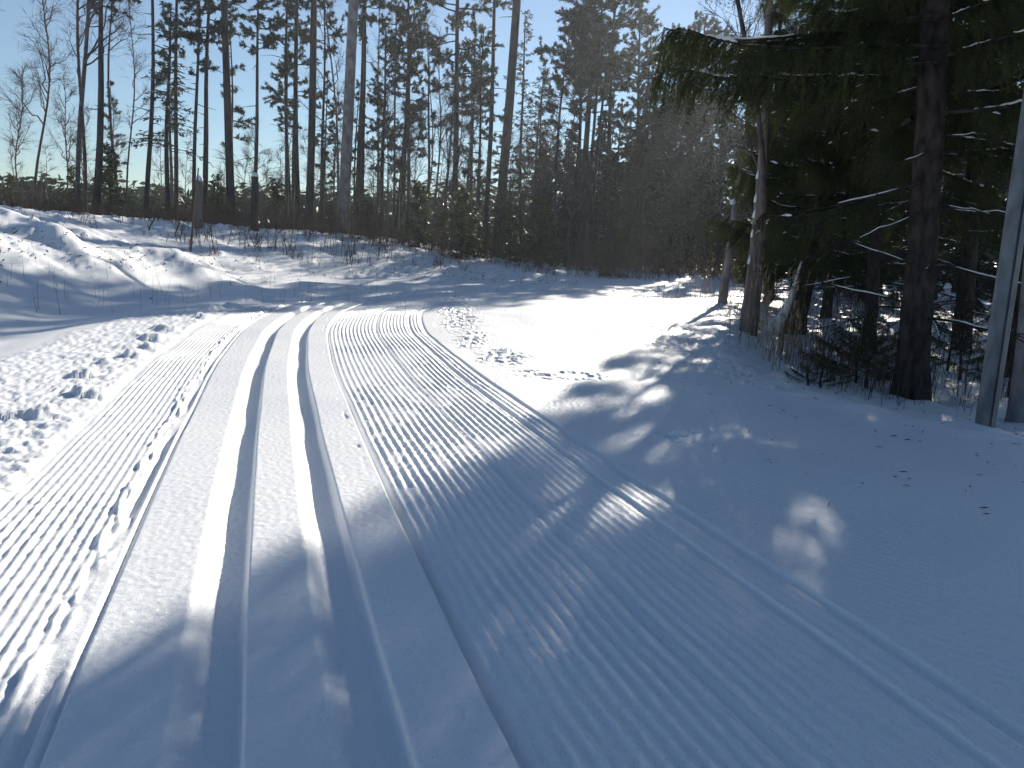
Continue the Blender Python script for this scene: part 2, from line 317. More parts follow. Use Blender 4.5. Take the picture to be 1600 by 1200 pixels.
D0, D1 = -1.0, 3.0                      # the groomed strip is a finer sheet laid along the track
_i0 = int(np.argmin(np.abs(TRACK[:, 1] - .55) + 9 * (TRACK[:, 0] > 5))); _i1 = int(np.argmin(np.abs(TRACK[:, 1] - 13.6) + 9 * (TRACK[:, 0] > 0)))
_sl = np.concatenate([[0], np.cumsum(np.linalg.norm(np.diff(TRACK, axis=0), axis=1))]); S0, S1 = _sl[_i0], _sl[_i1]
def grid_faces(nr, nc, wrap=False):
    i = np.arange(nr - 1)[:, None] * nc; j = np.arange(nc if wrap else nc - 1)[None]; j2 = (j + 1) % nc
    q = np.stack([i + j, i + nc + j, i + nc + j2, i + j2], -1).reshape(-1, 4)
    return np.concatenate([q[:, [0, 2, 1]], q[:, [0, 3, 2]]])
def build_ground():
    rows = [0.02, .35, .7, .95]; r = 1.12
    while r < 620:
        rows.append(r)
        r += max(min(r * r / 560, .0125 * r) if r < 45 else .06 * r, .0018)
    rows = np.array(rows); fa = np.arange(-.66, .6601, .0020); co = np.linspace(.66, 2 * np.pi - .66, 150)[1:-1]
    A = np.concatenate([fa, co]); RR, AA = np.meshgrid(rows, A, indexing='ij')
    X = (RR * np.sin(AA)).ravel(); Y = (RR * np.cos(AA)).ravel(); Z = height(X, Y); d, s = pdist(X, Y, TRACK)
    inside = ss(D0 + .05, D0 + .12, d) * (1 - ss(D1 - .4, D1 - .22, d)) * ss(S0 + .05, S0 + .12, s) * (1 - ss(S1 - .3, S1 - .1, s))
    b = MB(); b.add(np.stack([X, Y, Z - .10 * inside], -1), grid_faces(len(rows), len(A), True))
    tag(b.build('snow_ground', [M['snow']]), kind='structure', label='snow covered ground, bank and forest floor')
    dd = np.arange(D0, D1 + .001, .0062); st = [S0]
    while st[-1] < S1: u = (st[-1] - S0); st.append(st[-1] + float(np.interp(u, [0, 2.5, 6, 13], [.009, .013, .024, .04])))
    st = np.array(st); C = np.stack([np.interp(st, _sl, TRACK[:, k]) for k in (0, 1)], -1)
    T = np.gradient(C, axis=0); kk = np.ones(21) / 21; Tp = np.vstack([T[:1].repeat(10, 0), T, T[-1:].repeat(10, 0)]); T = np.stack([np.convolve(Tp[:, k], kk, 'valid') for k in (0, 1)], -1); T = norm(T)
    Nn = np.stack([T[:, 1], -T[:, 0]], -1); P = C[:, None] + Nn[:, None] * dd[None, :, None]; X = P[..., 0].ravel(); Y = P[..., 1].ravel()
    Z = height(X, Y); DD = np.tile(dd, len(st)); SS = np.repeat(st, len(dd))
    edge = ss(D0, D0 + .05, DD) * (1 - ss(D1 - .25, D1 - .02, DD)) * ss(S0, S0 + .05, SS) * (1 - ss(S1 - .1, S1, SS))
    b = MB(); b.add(np.stack([X, Y, Z + .005 * edge - .003], -1), grid_faces(len(st), len(dd)))
    F = b.f[0]; b.f[0] = F[:, [0, 2, 1]]
    v = np.stack([X, Y, Z], -1)[b.f[0][len(F) // 4]]; 
    if np.cross(v[1] - v[0], v[2] - v[0])[2] < 0: b.f[0] = F
    tag(b.build('ski_trail', [M['snow']]), kind='structure', label='groomed ski trail with two grooves and corduroy')
    print('trail verts', len(X), len(st), len(dd))
build_ground()

# ------------------------------------------------------------------ placing helpers
def proj(P):
    v = np.array(P, float) - _O; k = v @ _F
    return 800 + FPX * (v @ _R) / k, 600 - FPX * (v @ _U) / k
def at(px, Y):
    """ground point at world distance Y seen in column px"""
    x = (px - 800) / FPX * Y; z = 0
    for _ in range(4):
        z = ground_z(x, Y); x += (px - proj((x, Y, z))[0]) / FPX * Y
    return np.array([x, Y, z])
def onplane(px, py, Y):
    d = _F + _R * (px - 800) / FPX - _U * (py - 600) / FPX
    return _O + d * (Y / d[1])
def lean_axis(base, px0, Y, py0=0):
    a = onplane(px0, py0, Y + .0) - base; return a / np.linalg.norm(a)

# ------------------------------------------------------------------ tree generators
def trunk_mb(Ht, r0, bend=.15, sides=10, taper=.8, flare=1.35, segs=14, top=None, lump=.03):
    t = np.linspace(0, 1, segs); z = t * Ht; z[0] = -.5
    ph = rng.uniform(0, 6.3, 2)
    P = np.stack([bend * np.sin(t * 3.1) * math.cos(ph[0]) + .3 * bend * np.sin(t * 8 + ph[1]), bend * np.sin(t * 3.1) * math.sin(ph[0]), z], -1)
    P[:, :2] -= P[0, :2]
    r = r0 * (1 - taper * t ** 1.1) * np.where(z < .3, flare, 1)
    b = MB(); b.tube(P, r, sides, 0, lump); return b, P
def along(P, z):
    return np.array([np.interp(z, P[:, 2], P[:, k]) for k in range(3)])
def branch_path(o, az, L, el, droop, n=5, wig=.05):
    t = np.linspace(0, 1, n)
    h = L * t * math.cos(el); zz = L * t * math.sin(el) + droop * L * t ** 2
    P = np.stack([h * math.cos(az), h * math.sin(az), zz], -1) + o
    P[1:] += rng.normal(0, wig * L / 3, (n - 1, 3)); return P
def pine_crown(P, Ht, z0, R, dens=1.0, stubs=8, needle=.16, nw=.034, slim=1.0, per=16):
    b = MB(); nb = int(34 * dens * max(.5, (Ht - z0) / 7)); TC = []; TD = []
    for k in range(nb):
        t = (k + rng.uniform(0, 1)) / nb; z = z0 + (Ht - z0) * t
        L = R * (1.05 - t) ** .55 * (.45 + .55 * min(1, t * 5)) * rng.uniform(.45, 1.15)
        az = rng.uniform(0, 6.283); el = -.15 + .9 * t ** 1.5 + rng.normal(0, .15)
        Q = branch_path(along(P, z), az, L, el, .12, 5, .10)
        b.tube(Q, np.linspace(.035, .008, 5) * (.5 + L / 3), 4, 0, 0, False)
        m = int(max(4, 5.5 * L * slim + 2))
        for q in range(m):
            u = rng.uniform(.3, 1.0); c = np.array([np.interp(u, np.linspace(0, 1, 5), Q[:, a]) for a in range(3)])
            dr = norm(norm(Q[-1] - Q[0]) + rng.normal(0, .75, 3) + [0, 0, .2]); l = rng.uniform(.12, .5) * min(1, L)
            e = c + dr * l; b.spikes([c], [dr], l, .016, 0)
            for w in np.arange(0, l, .11):
                TC.append(c + dr * w); TD.append(dr)
            TC.append(e); TD.append(dr)
    TC = np.repeat(np.array(TC), per, 0); TD = np.repeat(np.array(TD), per, 0)
    D = norm(TD * .8 + rng.normal(0, .6, TD.shape) + [0, 0, .15])
    b.spikes(TC + rng.normal(0, .02, TC.shape), D, rng.uniform(.6, 1.1, len(TC)) * needle, nw, 1)
    for k in range(stubs):
        z = rng.uniform(.25 * z0, z0); b.tube(branch_path(along(P, z), rng.uniform(0, 6.3), rng.uniform(.25, 1.1), rng.uniform(-.2, .3), -.1, 4, .15), np.linspace(.02, .004, 4), 4, 0, 0, False)
    return b
def birch_crown(P, Ht, z0, R, dens=1.0, up=.9):
    b = MB(); C = []; D = []; L_ = []; W_ = []
    nb = int(22 * dens)
    for k in range(nb):
        t = (k + rng.uniform(0, 1)) / nb; z = z0 + (Ht - z0) * t * .97
        L = R * (1.08 - t) ** .6 * rng.uniform(.6, 1.25); az = rng.uniform(0, 6.3); el = rng.uniform(up - .35, up + .3)
        Q = branch_path(along(P, z), az, L, el, .15, 6, .12)
        b.tube(Q, np.linspace(.028, .006, 6) * (.4 + L / 2.5), 4, 0, 0, False)
        for q in range(int(7 * L + 4)):
            u = rng.uniform(.2, 1); c = np.array([np.interp(u, np.linspace(0, 1, 6), Q[:, a]) for a in range(3)])
            dr = norm(norm(Q[-1] - Q[0]) + rng.normal(0, .5, 3)); l = rng.uniform(.3, .9) * (1.1 - .5 * u) * min(1.2, L)
            C.append(c); D.append(dr); L_.append(l); W_.append(.014)
            for w in range(7):
                c2 = c + dr * l * rng.uniform(.15, 1); d2 = norm(dr + rng.normal(0, .55, 3) + [0, 0, -.1])
                C.append(c2); D.append(d2); L_.append(rng.uniform(.2, .55)); W_.append(.009)
    b.spikes(C, D, np.array(L_), np.array(W_), 1); return b
def conifer_crown(P, Ht, z0, R, dens=1.0, droop=-.25, leaf=.22, lw=.07, power=.85, snow=.0):
    b = MB(); C = []; D = []; nb = int(75 * dens * max(.5, (Ht - z0) / 7))
    for k in range(nb):
        t = (k + rng.uniform(0, 1)) / nb; z = z0 + (Ht - z0) * t
        L = R * max(.05, 1 - t) ** power * rng.uniform(.6, 1.12) + .12; az = rng.uniform(0, 6.3)
        Q = branch_path(along(P, z), az, L, .35 * t + .05, droop * (1 - t), 4, .06)
        b.tube(Q, np.linspace(.018, .005, 4), 3, 0, 0, False)
        n = int(5 + 9 * L); u = rng.uniform(.12, 1, n)
        c = np.stack([np.interp(u, np.linspace(0, 1, 4), Q[:, a]) for a in range(3)], -1)
        side = np.array([-math.sin(az), math.cos(az), 0]); out = np.array([math.cos(az), math.sin(az), 0])
        for r_ in range(3):
            d = side * rng.choice([-1, 1], n)[:, None] * rng.uniform(.2, 1, n)[:, None] + out * rng.uniform(.2, 1, n)[:, None] + np.array([0, 0, 1.]) * rng.uniform(-.8, .25, n)[:, None]
            C.append(c + rng.normal(0, .04, c.shape)); D.append(d)
    C = np.concatenate(C); D = np.concatenate(D)
    b.leaves(C, D, rng.uniform(.6, 1.2, len(C)) * leaf, lw, 1)
    if snow:
        k = rng.random(len(C)) < snow; b.leaves(C[k] + [0, 0, .04], norm(D[k]) * [1, 1, .2], leaf * .6, .05, 2)
    return b

# the trees that can be told apart: kind, base column, distance, column where the trunk line crosses the top of the photo (or py given), height, trunk diameter, crown base, crown radius, label
def tree(kind, px, Y, px0, Ht, dia, z0, R, label, dens=1.0, py0=0, group=None, **kw):
    Yn = float(np.interp(px, [0, 250, 400, 600, 800, 850, 885, 950, 1020, 1120], [23, 25, 30, 34, 38, 38, 34, 34.5, 42, 44])) + (Y - 17) * .7
    k_ = Yn / Y; Y = Yn; Ht *= k_; dia *= k_ * (.62 if kind == 'birch' else .85); z0 *= k_; R *= k_
    cap = 12.4 if px > 880 else 99
    if Ht > cap: Ht = cap; z0 = min(z0, .6 * Ht); R = min(R, 2.9)
    base = at(px, Y); ax = lean_axis(base, px0, Y, py0)
    names = {'pine': 'pine_tree', 'birch': 'birch_tree', 'fir': 'conifer_tree', 'spruce': 'spruce_tree'}
    root = link(names[kind], None); root.matrix_world = axis_matrix(base, ax, 0)
    tag(root, label, {'pine': 'pine', 'birch': 'birch', 'fir': 'conifer', 'spruce': 'spruce'}[kind], group)
    tb, P = trunk_mb(Ht, dia / 2, bend=kw.pop('bend', .12 if kind != 'birch' else .35), taper=kw.pop('taper', .8))
    bark = M['birchbark'] if kind == 'birch' else M[kw.pop('bark', 'pinebark')]
    tb.build('trunk', [bark], root)
    if kind == 'pine': c = pine_crown(P, Ht, z0, R, dens, **kw); mats = [M['pinebark'], M['pineneedle']]
    elif kind == 'birch': c = birch_crown(P, Ht, z0, R, dens, **kw); mats = [M['birchbark'], M['twig']]
    else: c = conifer_crown(P, Ht, z0, R, dens, **kw); mats = [M['sprucebark'], M['farneedle'], M['snowcap']]
    c.build('crown', mats, root); return root

TREES = [
 # left skyline
 ('pine', -20, 22, -22, 11.5, .20, 6.2, 1.5, 'pine at the left edge, only the right side of its crown showing', 1.2),
 ('birch', 52, 25, 64, 6.9, .14, 2.6, 1.1, 'bare birch with a forked wavy trunk, standing alone near the left edge', 1.0),
 ('birch', 38, 27, 44, 4.6, .09, 1.5, .9, 'short bare birch left of the forked birch on the left skyline', .8),
 ('birch', 92, 27, 94, 4.4, .09, 1.4, .9, 'short bare birch between the forked birch and the tall double birch', .8),
 ('birch', 121, 21, 118, 10.5, .20, 3.2, 1.9, 'tall birch with a long branch reaching to the upper left', 1.1),
 ('birch', 133, 23, 142, 9.8, .17, 3.6, 1.4, 'tall thin birch just right of the birch with the long side branch', .9),
 ('pine', 149, 22, 153, 8.6, .23, 5.2, 1.05, 'straight dark pine with a full crown, right of two tall birches', 1.3),
 ('birch', 187, 25, 193, 9.8, .13, 4.6, .9, 'slender bare tree between the full pine and the tall pine with stubs', .8),
 ('birch', 200, 26, 203, 7.2, .10, 2.6, .7, 'slim bare sapling tree close behind the slender bare tree on the left', .7),
 ('pine', 227, 24, 232, 9.4, .17, 7.4, 1.0, 'tall thin pine with stubs up its trunk and a small crown', .8, {'stubs': 22}),
 ('fir', 262, 23, 268, 5.6, .17, 1.9, .85, 'mid height pine with a pointed layered crown, right of the thin stubbed pine', 1.1, {'leaf': .17, 'lw': .05, 'power': .55}),
 ('pine', 275, 27, 279, 12.0, .17, 9.2, 1.0, 'tall pine rising behind the pointed layered pine', 1.0),
 ('pine', 303, 24, 310, 8.3, .14, 3.9, .8, 'thin pine left of the dense dark rounded crown', 1.0),
 ('pine', 318, 23, 329, 7.6, .19, 4.6, .95, 'pine with a dense dark rounded crown above the left high stump', 1.9),
 ('pine', 361, 19, 358, 13.0, .22, 9.6, 1.6, 'thick straight pine trunk between the two high stumps, crown above the picture', 1.0),
 ('pine', 394, 25, 402, 8.2, .16, 4.9, 1.0, 'pine with a bushy crown rising behind the right high stump', 1.5),
 # middle
 ('pine', 447, 25, 451, 8.6, .15, 5.2, .9, 'bushy pine, leftmost of the close dark row right of the right high stump', 1.3),
 ('pine', 456, 27, 463, 7.8, .13, 2.9, .85, 'slim pine with foliage low on its trunk, second in the close dark row', 1.0),
 ('pine', 467, 22, 467, 9.6, .18, 6.4, 1.0, 'dark straight pine, third in the close row', 1.2),
 ('pine', 482, 20, 487, 13.0, .23, 9.5, 1.5, 'thick dark pine trunk at the right end of the close row', 1.0),
 ('pine', 502, 26, 506, 7.6, .14, 5.0, .65, 'narrow pine with a small dark tuft of crown, left of the big pale trunk', 1.5),
 ('pine', 535, 17, 547, 14.5, .27, 10.5, 1.8, 'biggest pale grey trunk left of centre, leaning slightly right out of the picture', 1.0, {'bark': 'palebark', 'taper': .55, 'stubs': 3}),
 ('birch', 529, 24, 505, 9.2, .11, 2.6, 1.3, 'bare birch with curved fanning branches behind the big pale trunk', .9),
 ('pine', 558, 23, 567, 7.9, .17, 5.2, .9, 'left one of a close pair of pines right of the big pale trunk', 1.3),
 ('pine', 567, 23.5, 573, 8.1, .15, 5.6, .8, 'right one of a close pair of pines right of the big pale trunk', 1.2),
 ('birch', 587, 26, 585, 8.8, .11, 4.0, .9, 'thin bare tree right of the close pair of pines', .8),
 ('pine', 598, 25, 606, 5.9, .18, 1.9, .85, 'lower bushy pine with foliage down to the undergrowth, right of the thin bare tree', 1.5),
 ('pine', 614, 27, 617, 8.4, .11, 5.6, .6, 'very slim pine behind the lower bushy pine', .8),
 ('pine', 628, 22, 636, 7.4, .17, 4.1, .8, 'pine with a tall dense narrow crown, near the middle of the tree line', 2.0),
 ('pine', 637, 24, 648, 6.8, .15, 3.2, .75, 'pine leaning right beside the tall dense narrow crown', 1.2),
 ('birch', 658, 28, 662, 7.6, .10, 2.2, .8, 'thin bare birch left of the open pine with spreading boughs', .8),
 ('birch', 680, 25, 690, 6.2, .12, 2.6, .9, 'bare thin tree with short twigs under the open spreading pine', .8),
 ('pine', 706, 21, 713, 9.2, .19, 3.4, 1.25, 'open pine with widely spreading boughs against the sky', 1.0),
 ('pine', 737, 25, 744, 6.6, .14, 3.9, .7, 'pine with a small rounded crown between two tall trunks', 1.5),
 ('pine', 756, 20, 771, 8.8, .16, 5.6, 1.05, 'tall dark pine just left of the curved leaning trunk', 1.4),
 ('pine', 773, 17.5, 804, 13.5, .25, 9.0, 1.5, 'thick curved pine leaning right with a flared foot', 1.0, {'bend': .3, 'taper': .7}),
 ('fir', 815, 26, 823, 7.2, .15, 1.2, 1.0, 'slender pointed conifer standing free against the sky, tallest point at the sky gap', .8, {'leaf': .17, 'lw': .05, 'power': .7}),
 ('fir', 846, 27, 849, 5.9, .15, .8, .9, 'pointed conifer right of the slender one, lower than it', 1.1, {'leaf': .18, 'lw': .05, 'power': .7}),
 ('pine', 894, 22, 916, 11.5, .15, 6.9, 1.1, 'thin tall pine leaning right, left of the long straight trunk', 1.9),
 ('pine', 909, 19, 933, 14.0, .21, 8.2, 1.5, 'long straight trunk leaning right out of the picture at the right of the sky gap', 1.9),
 ('pine', 938, 21, 958, 12.0, .18, 6.0, 1.6, 'pine with wide open boughs right of the long straight leaning trunk', 1.9),
 ('pine', 986, 24, 999, 7.4, .18, 2.6, .9, 'bushy pine with a rounded top in front of the dark wood', 1.8),
 ('pine', 1068, 20.5, 1096, 13.0, .19, 4.6, 1.9, 'left trunk of the tall pine pair above the far end of the trail', 2.0),
 ('pine', 1078, 20, 1104, 13.5, .21, 5.8, 1.7, 'right trunk of the tall pine pair above the far end of the trail', 2.0),
 ('pine', 1040, 23, 1063, 8.6, .15, 4.4, 1.3, 'pine behind the tall pair, its boughs spreading left into the sky', 1.9),
 ('pine', 1120, 24, 1150, 9.5, .17, 4.0, 1.5, 'pine rising behind the snapped grey trunk', 1.3),
]
for T in TREES:
    kind, px, Y, px0, Ht, dia, z0, R, label, dens = T[:10]; kw = T[10] if len(T) > 10 else {}
    tree(kind, px, Y, px0, Ht, dia, z0, R, label, dens, **kw)

def copy_tree(o, mw, label=None, group=None):
    r = o.copy(); COL.objects.link(r); r.matrix_world = mw
    if label: r['label'] = label
    if group: r['group'] = group
    for ch in o.children:
        c = ch.copy(); COL.objects.link(c); c.parent = r
    return r
# dense dark spruces of the wood behind the bend
WG = 'dark spruces of the dense wood behind the bend'
WL = 'dark spruce packed in the dense wood behind the bright bend, crown merging with its neighbours'
protos = []
wood = [(q, w_, rng.uniform(-60, 120)) for q, w_ in [(1240, 21), (1300, 23), (1345, 20), (1460, 22), (1520, 19), (1590, 17), (1375, 26), (1490, 27)]]
for k in range(46):
    px = 835 + 760 * ((k * .618) % 1); Y = rng.uniform(36, 43) if px < 930 else rng.uniform(38, 50)
    top = np.interp(px, [830, 880, 930, 1000, 1100, 1200, 1600], [235, 205, 185, 165, 150, 110, 100]) + rng.uniform(-10, 60)
    wood.append((px, Y, top))
for k in range(12):
    wood.append((835 + k * 24 + rng.uniform(-8, 8), 37 if 835 + k * 24 < 925 else rng.uniform(36, 40), rng.uniform(200, 290)))
for k, (px, Y, top) in enumerate(wood):
    base = at(px, Y); Ht = onplane(px, top, Y)[2] - base[2]
    if k < 5:
        root = link('spruce_tree', None); tag(root, WL, 'spruce', WG)
        tb, P = trunk_mb(8, .09); tb.build('trunk', [M['sprucebark']], root)
        conifer_crown(P, 8, .5, 1.25, 1.5, leaf=.26, lw=.09, snow=.02).build('crown', [M['sprucebark'], M['farneedle'], M['snowcap']], root)
        protos.append(root); root.matrix_world = axis_matrix(base, (rng.normal(0, .02), 0, 1), rng.uniform(0, 6), Ht / 8)
    else:
        copy_tree(protos[k % 5], axis_matrix(base, (rng.normal(0, .02), 0, 1), rng.uniform(0, 6), Ht / 8))
# slim pines inside the wood
pp = []
for k in range(16):
    px = 860 + k * 21 + rng.uniform(-8, 8); Y = rng.uniform(30, 36) if px < 930 else rng.uniform(36, 46); base = at(px, Y)
    if k < 2:
        root = link('pine_tree', None); tag(root, 'slim dark pine trunk standing among the dense spruces of the wood', 'pine', 'slim pine trunks inside the dense wood')
        tb, P = trunk_mb(9, .075); tb.build('trunk', [M['pinebark']], root); pine_crown(P, 9, 5.0, .8, 1.1).build('crown', [M['pinebark'], M['pineneedle']], root); pp.append(root)
        root.matrix_world = axis_matrix(base, (.04, 0, 1), rng.uniform(0, 6), .95)
    else: copy_tree(pp[k % 2], axis_matrix(base, (.04 + rng.normal(0, .02), 0, 1), rng.uniform(0, 6), rng.uniform(.8, 1.15)))
# landmarks used to say where a background tree stands
MARKS = [(-10, 'left picture edge'), (45, 'forked birch'), (92, 'short bare birches'), (127, 'two tall birches'), (150, 'full pine on the left'), (193, 'slender bare tree'), (229, 'tall pine with stubs'), (265, 'pointed layered pine'),
         (307, 'left high stump'), (322, 'dense dark rounded crown'), (360, 'thick trunk between the stumps'), (397, 'right high stump'), (450, 'close dark row of pines'), (485, 'thick dark trunk ending the close row'),
         (504, 'narrow tufted pine'), (540, 'big pale trunk'), (565, 'close pair of pines'), (600, 'lower bushy pine'), (632, 'tall dense narrow crown'), (662, 'bare birch by the open pine'), (709, 'open spreading pine'), (740, 'small rounded crown'),
         (763, 'tall dark pine'), (785, 'curved thick trunk'), (819, 'slender free conifer'), (848, 'lower pointed conifer'), (904, 'thin pine leaning right'), (920, 'long straight leaning trunk'), (948, 'wide open boughs')]
def fillers(name, cat, noun, where, spots, protos_fn, sizes):
    """spots: (px, Y, scale); labels name the landmark just to the left and the size among neighbours"""
    by = {}
    for px, Y, s in spots:
        k = max([i for i, m in enumerate(MARKS) if m[0] <= px] or [0]); by.setdefault(k, []).append((px, Y, s))
    protos = []; n = 0
    for k, L in by.items():
        L.sort(key=lambda q: -q[2]); words_ = {1: [''], 2: ['taller ', 'shorter ']}.get(len(L), ['tallest ', 'middle-sized ', 'shortest ', 'smallest '])
        for r, (px, Y, s) in enumerate(L):
            k_ = k
            lab = words_[min(r, len(words_) - 1)] + noun + ' ' + where + ' just right of the ' + MARKS[k][1]
            base = at(px, Y); mw = axis_matrix(base, (.03 + rng.normal(0, .025), 0, 1), rng.uniform(0, 6), s)
            if n < 4: root = link(name, None); protos_fn(root, n); protos.append(root); tag(root, lab, cat, noun + 's of the background tree line'); root.matrix_world = mw
            else: copy_tree(protos[n % 4], mw, lab)
            n += 1
def mk_sapling(root, k):
    tb, P = trunk_mb(4.2, .03, bend=.2, sides=6, taper=.9); tb.build('trunk', [M['birchbark']], root); birch_crown(P, 4.2, .9, .6, .7, .8).build('crown', [M['birchbark'], M['twig']], root)
def mk_slim(root, k):
    tb, P = trunk_mb(8, .07); tb.build('trunk', [M['pinebark']], root); pine_crown(P, 8, [2.2, 4.5, 3.2, 5.2][k], .85, [1.0, 1.2, .8, 1.2][k]).build('crown', [M['pinebark'], M['pineneedle']], root)
fillers('bare_sapling', 'sapling', 'bare sapling', 'standing', [(-30 + k * 18 + rng.uniform(-8, 8), rng.uniform(30, 40), rng.uniform(.6, 1.4) * np.interp(k, [0, 20, 50], [.8, 1, 1.3])) for k in range(52) if k > 22 or k % 3 == 0], mk_sapling, 0)
fillers('pine_tree', 'pine', 'slim pine', 'farther back', [(165 + k * 33 + rng.uniform(-12, 12), rng.uniform(36, 44), rng.uniform(.75, 1.25)) for k in range(21) if k > 9 or k % 3 == 0], mk_slim, 0)
# young green spruces at the forest edge
YS = [(340, 24, 1.6, 'young spruce showing between the two high stumps'), (432, 25, 1.9, 'young spruce right of the right high stump'),
      (516, 25, 1.2, 'small young spruce left of the foot of the big pale trunk'), (575, 22, 1.3, 'small bushy spruce right of the foot of the big pale trunk'),
      (655, 22, 2.2, 'green young spruce under the tall dense narrow crown'), (690, 24, 1.6, 'young spruce left of the foot of the open spreading pine'),
      (722, 21, 2.3, 'brightest green young spruce right of the open spreading pine trunk'), (742, 22, 1.7, 'low young spruce left of the curved thick trunk'),
      (795, 22, 2.0, 'dark young spruce right of the flared foot of the curved trunk'), (843, 22, 2.4, 'bushy young spruce where the dark wood begins'),
      (118, 25, 1.7, 'young spruce in front of the two tall birches'), (172, 24, 2.4, 'dark young spruce right of the full pine on the left'),
      (20, 28, 1.5, 'low young spruce near the left picture edge'), (960, 22, 1.8, 'young spruce in the brown brush at the foot of the dark wood')]
ys = []
for k, (px, Y, Ht, lab) in enumerate(YS):
    Y = Y + (4 if px < 400 else 7); base = at(px, Y)
    if k < 3:
        root = link('young_spruce', None); tb, P = trunk_mb(2, .025, bend=.03, sides=6); tb.build('trunk', [M['sprucebark']], root)
        conifer_crown(P, 2, .05, .55, 1.4, droop=-.05, leaf=.13, lw=.05).build('crown', [M['sprucebark'], M['spruceneedle']], root); ys.append(root); tag(root, lab, 'young spruce')
        root.matrix_world = axis_matrix(base, (0, 0, 1), 0, Ht / 2)
    else: copy_tree(ys[k % 3], axis_matrix(base, (0, 0, 1), rng.uniform(0, 6), Ht / 2), lab)
# a far strip of wood closes the skyline
def far_wood():
    b = MB(); C = []; D = []
    n = 2600; px = rng.uniform(-250, 1900, n); Y = rng.uniform(45, 70, n); x = (px - 800) / FPX * Y
    g = height(x, Y); hh = np.interp(px, [-250, 300, 600, 850, 1000, 1900], [1.2, 1.0, 1.6, 4.5, 8, 10]) * rng.uniform(.4, 1.1, n) + 1.4
    for q in range(14):
        t = q / 14; r = .9 * (1 - t) + .1
        C.append(np.stack([x + rng.normal(0, r * .5, n), Y + rng.normal(0, .4, n), g + .1 + hh * t * .97], -1)); D.append(np.stack([rng.normal(0, 1, n), rng.normal(0, .5, n), rng.uniform(-.8, .4, n)], -1))
    C = np.concatenate(C); D = np.concatenate(D); b.leaves(C, D, rng.uniform(.4, .9, len(C)), .22, 0)
    tag(b.build('distant_wood', [M['farneedle']]), 'distant low wood closing the skyline behind the trunks', 'woodland', kind='stuff')
far_wood()

# ------------------------------------------------------------------ undergrowth
def undergrowth():
    b = MB(); n = 7000; px = rng.uniform(-60, 1200, n)
    ymin = np.interp(px, [0, 200, 400, 600, 800, 1000, 1200], [17.5, 17.5, 19.5, 24, 26.6, 27, 27]); Y = ymin + rng.uniform(0, 1, n) ** 1.4 * 10
    x = (px - 800) / FPX * Y; g = height(x, Y); m = gn(x * .55, Y * .55, 120) + .5 * gn(x * 1.7, Y * 1.7, 121)
    keep = m + (Y - ymin) * .14 - np.interp(px, [300, 600], [.35, 0]) > rng.uniform(-.1, .7, n); x = x[keep]; Y = Y[keep]; g = g[keep]; px = px[keep]; m = m[keep]; n = len(x)
    hh = (.25 + rng.random(n) ** 1.8 * 1.7) * np.interp(px, [60, 250, 500, 1180], [.45, .6, .9, 1.2]) * np.clip(.75 + .5 * m, .4, 1.4)
    P0 = np.stack([x, Y, g - .03], -1); dr = norm(np.stack([rng.normal(.05, .22, n), rng.normal(0, .22, n), np.ones(n)], -1))
    b.spikes(P0, dr, hh, .016)
    for q in range(12):
        u = rng.uniform(.15, .98, n)[:, None]; c = P0 + dr * hh[:, None] * u; d = norm(dr + rng.normal(0, .65, (n, 3)))
        b.spikes(c, d, rng.uniform(.1, .45, n) * (.4 + .5 * hh), .0085)
    tag(b.build('undergrowth', [M['brush']]), 'tangled brown bushes and twigs along the foot of the tree line', 'undergrowth', kind='stuff')
undergrowth()
def weeds(name, spots, n, hmax, mat_, label, heads=False, width=.006):
    b = MB()
    for (cx, cy, rx, ry) in spots:
        x = cx + rng.normal(0, rx, n); y = cy + rng.normal(0, ry, n); g = height(x, y); hh = rng.uniform(.25, 1, n) * hmax
        P = np.stack([x, y, g - .02], -1); d = norm(np.stack([rng.normal(.02, .13, n), rng.normal(0, .13, n), np.ones(n)], -1))
        b.spikes(P, d, hh, width)
        for q in range(3):
            c = P + d * hh[:, None] * rng.uniform(.35, .98, n)[:, None]; b.spikes(c, norm(d + rng.normal(0, .4, (n, 3))), rng.uniform(.04, .16, n), width * .6)
        if heads:
            for q in range(7): b.spikes(P + d * hh[:, None] * rng.uniform(.86, 1.0, n)[:, None], norm(d + rng.normal(0, .35, (n, 3))), .06, .008)
    tag(b.build(name, [mat_]), label, name.replace('_', ' '), kind='stuff')
weeds('dry_grass', [(*at(px, Y)[:2], rx, ry) for px, Y, rx, ry in [(1105, 19, .35, .5), (1125, 17.5, .35, .6), (1160, 13, .25, .9), (1185, 11, .18, .7), (1195, 9.6, .2, .5), (1150, 16, .5, .8), (1215, 8.7, .2, .4)]], 32, 1.05, M['grass'],
      'tall golden dry grass around the snapped trunk and the thin tree', True, .007)
weeds('dry_stems', [(*at(px, Y)[:2], rx, ry) for px, Y, rx, ry in [(330, 13, 2.2, 1.2), (200, 13.5, 2.0, 1.0), (430, 17, 1.5, .8), (560, 22, 2.5, .6), (120, 11.5, 1.5, 1)]], 26, .55, M['brush'],
      'thin dry weed stems poking out of the snow on the left bank', False, .006)
weeds('forest_floor_twigs', [(*at(px, Y)[:2], rx, ry) for px, Y, rx, ry in [(1300, 12, .8, 1.2), (1340, 10, .6, .8), (1400, 13, 1.2, 1.5), (1270, 9.2, .4, .5), (1500, 10, .8, 1), (1560, 7.5, .4, .5), (1340, 7.6, .3, .4), (1240, 15, 1.2, 1.5), (1330, 15, 1.5, 1.5), (1420, 16, 2.2, 1.5), (1520, 15, 2, 1.5), (1290, 17.5, 1.6, 1.2)]], 150, .75, M['brush'],
      'brown twigs and dead stalks on the snowy forest floor at right', False, .008)
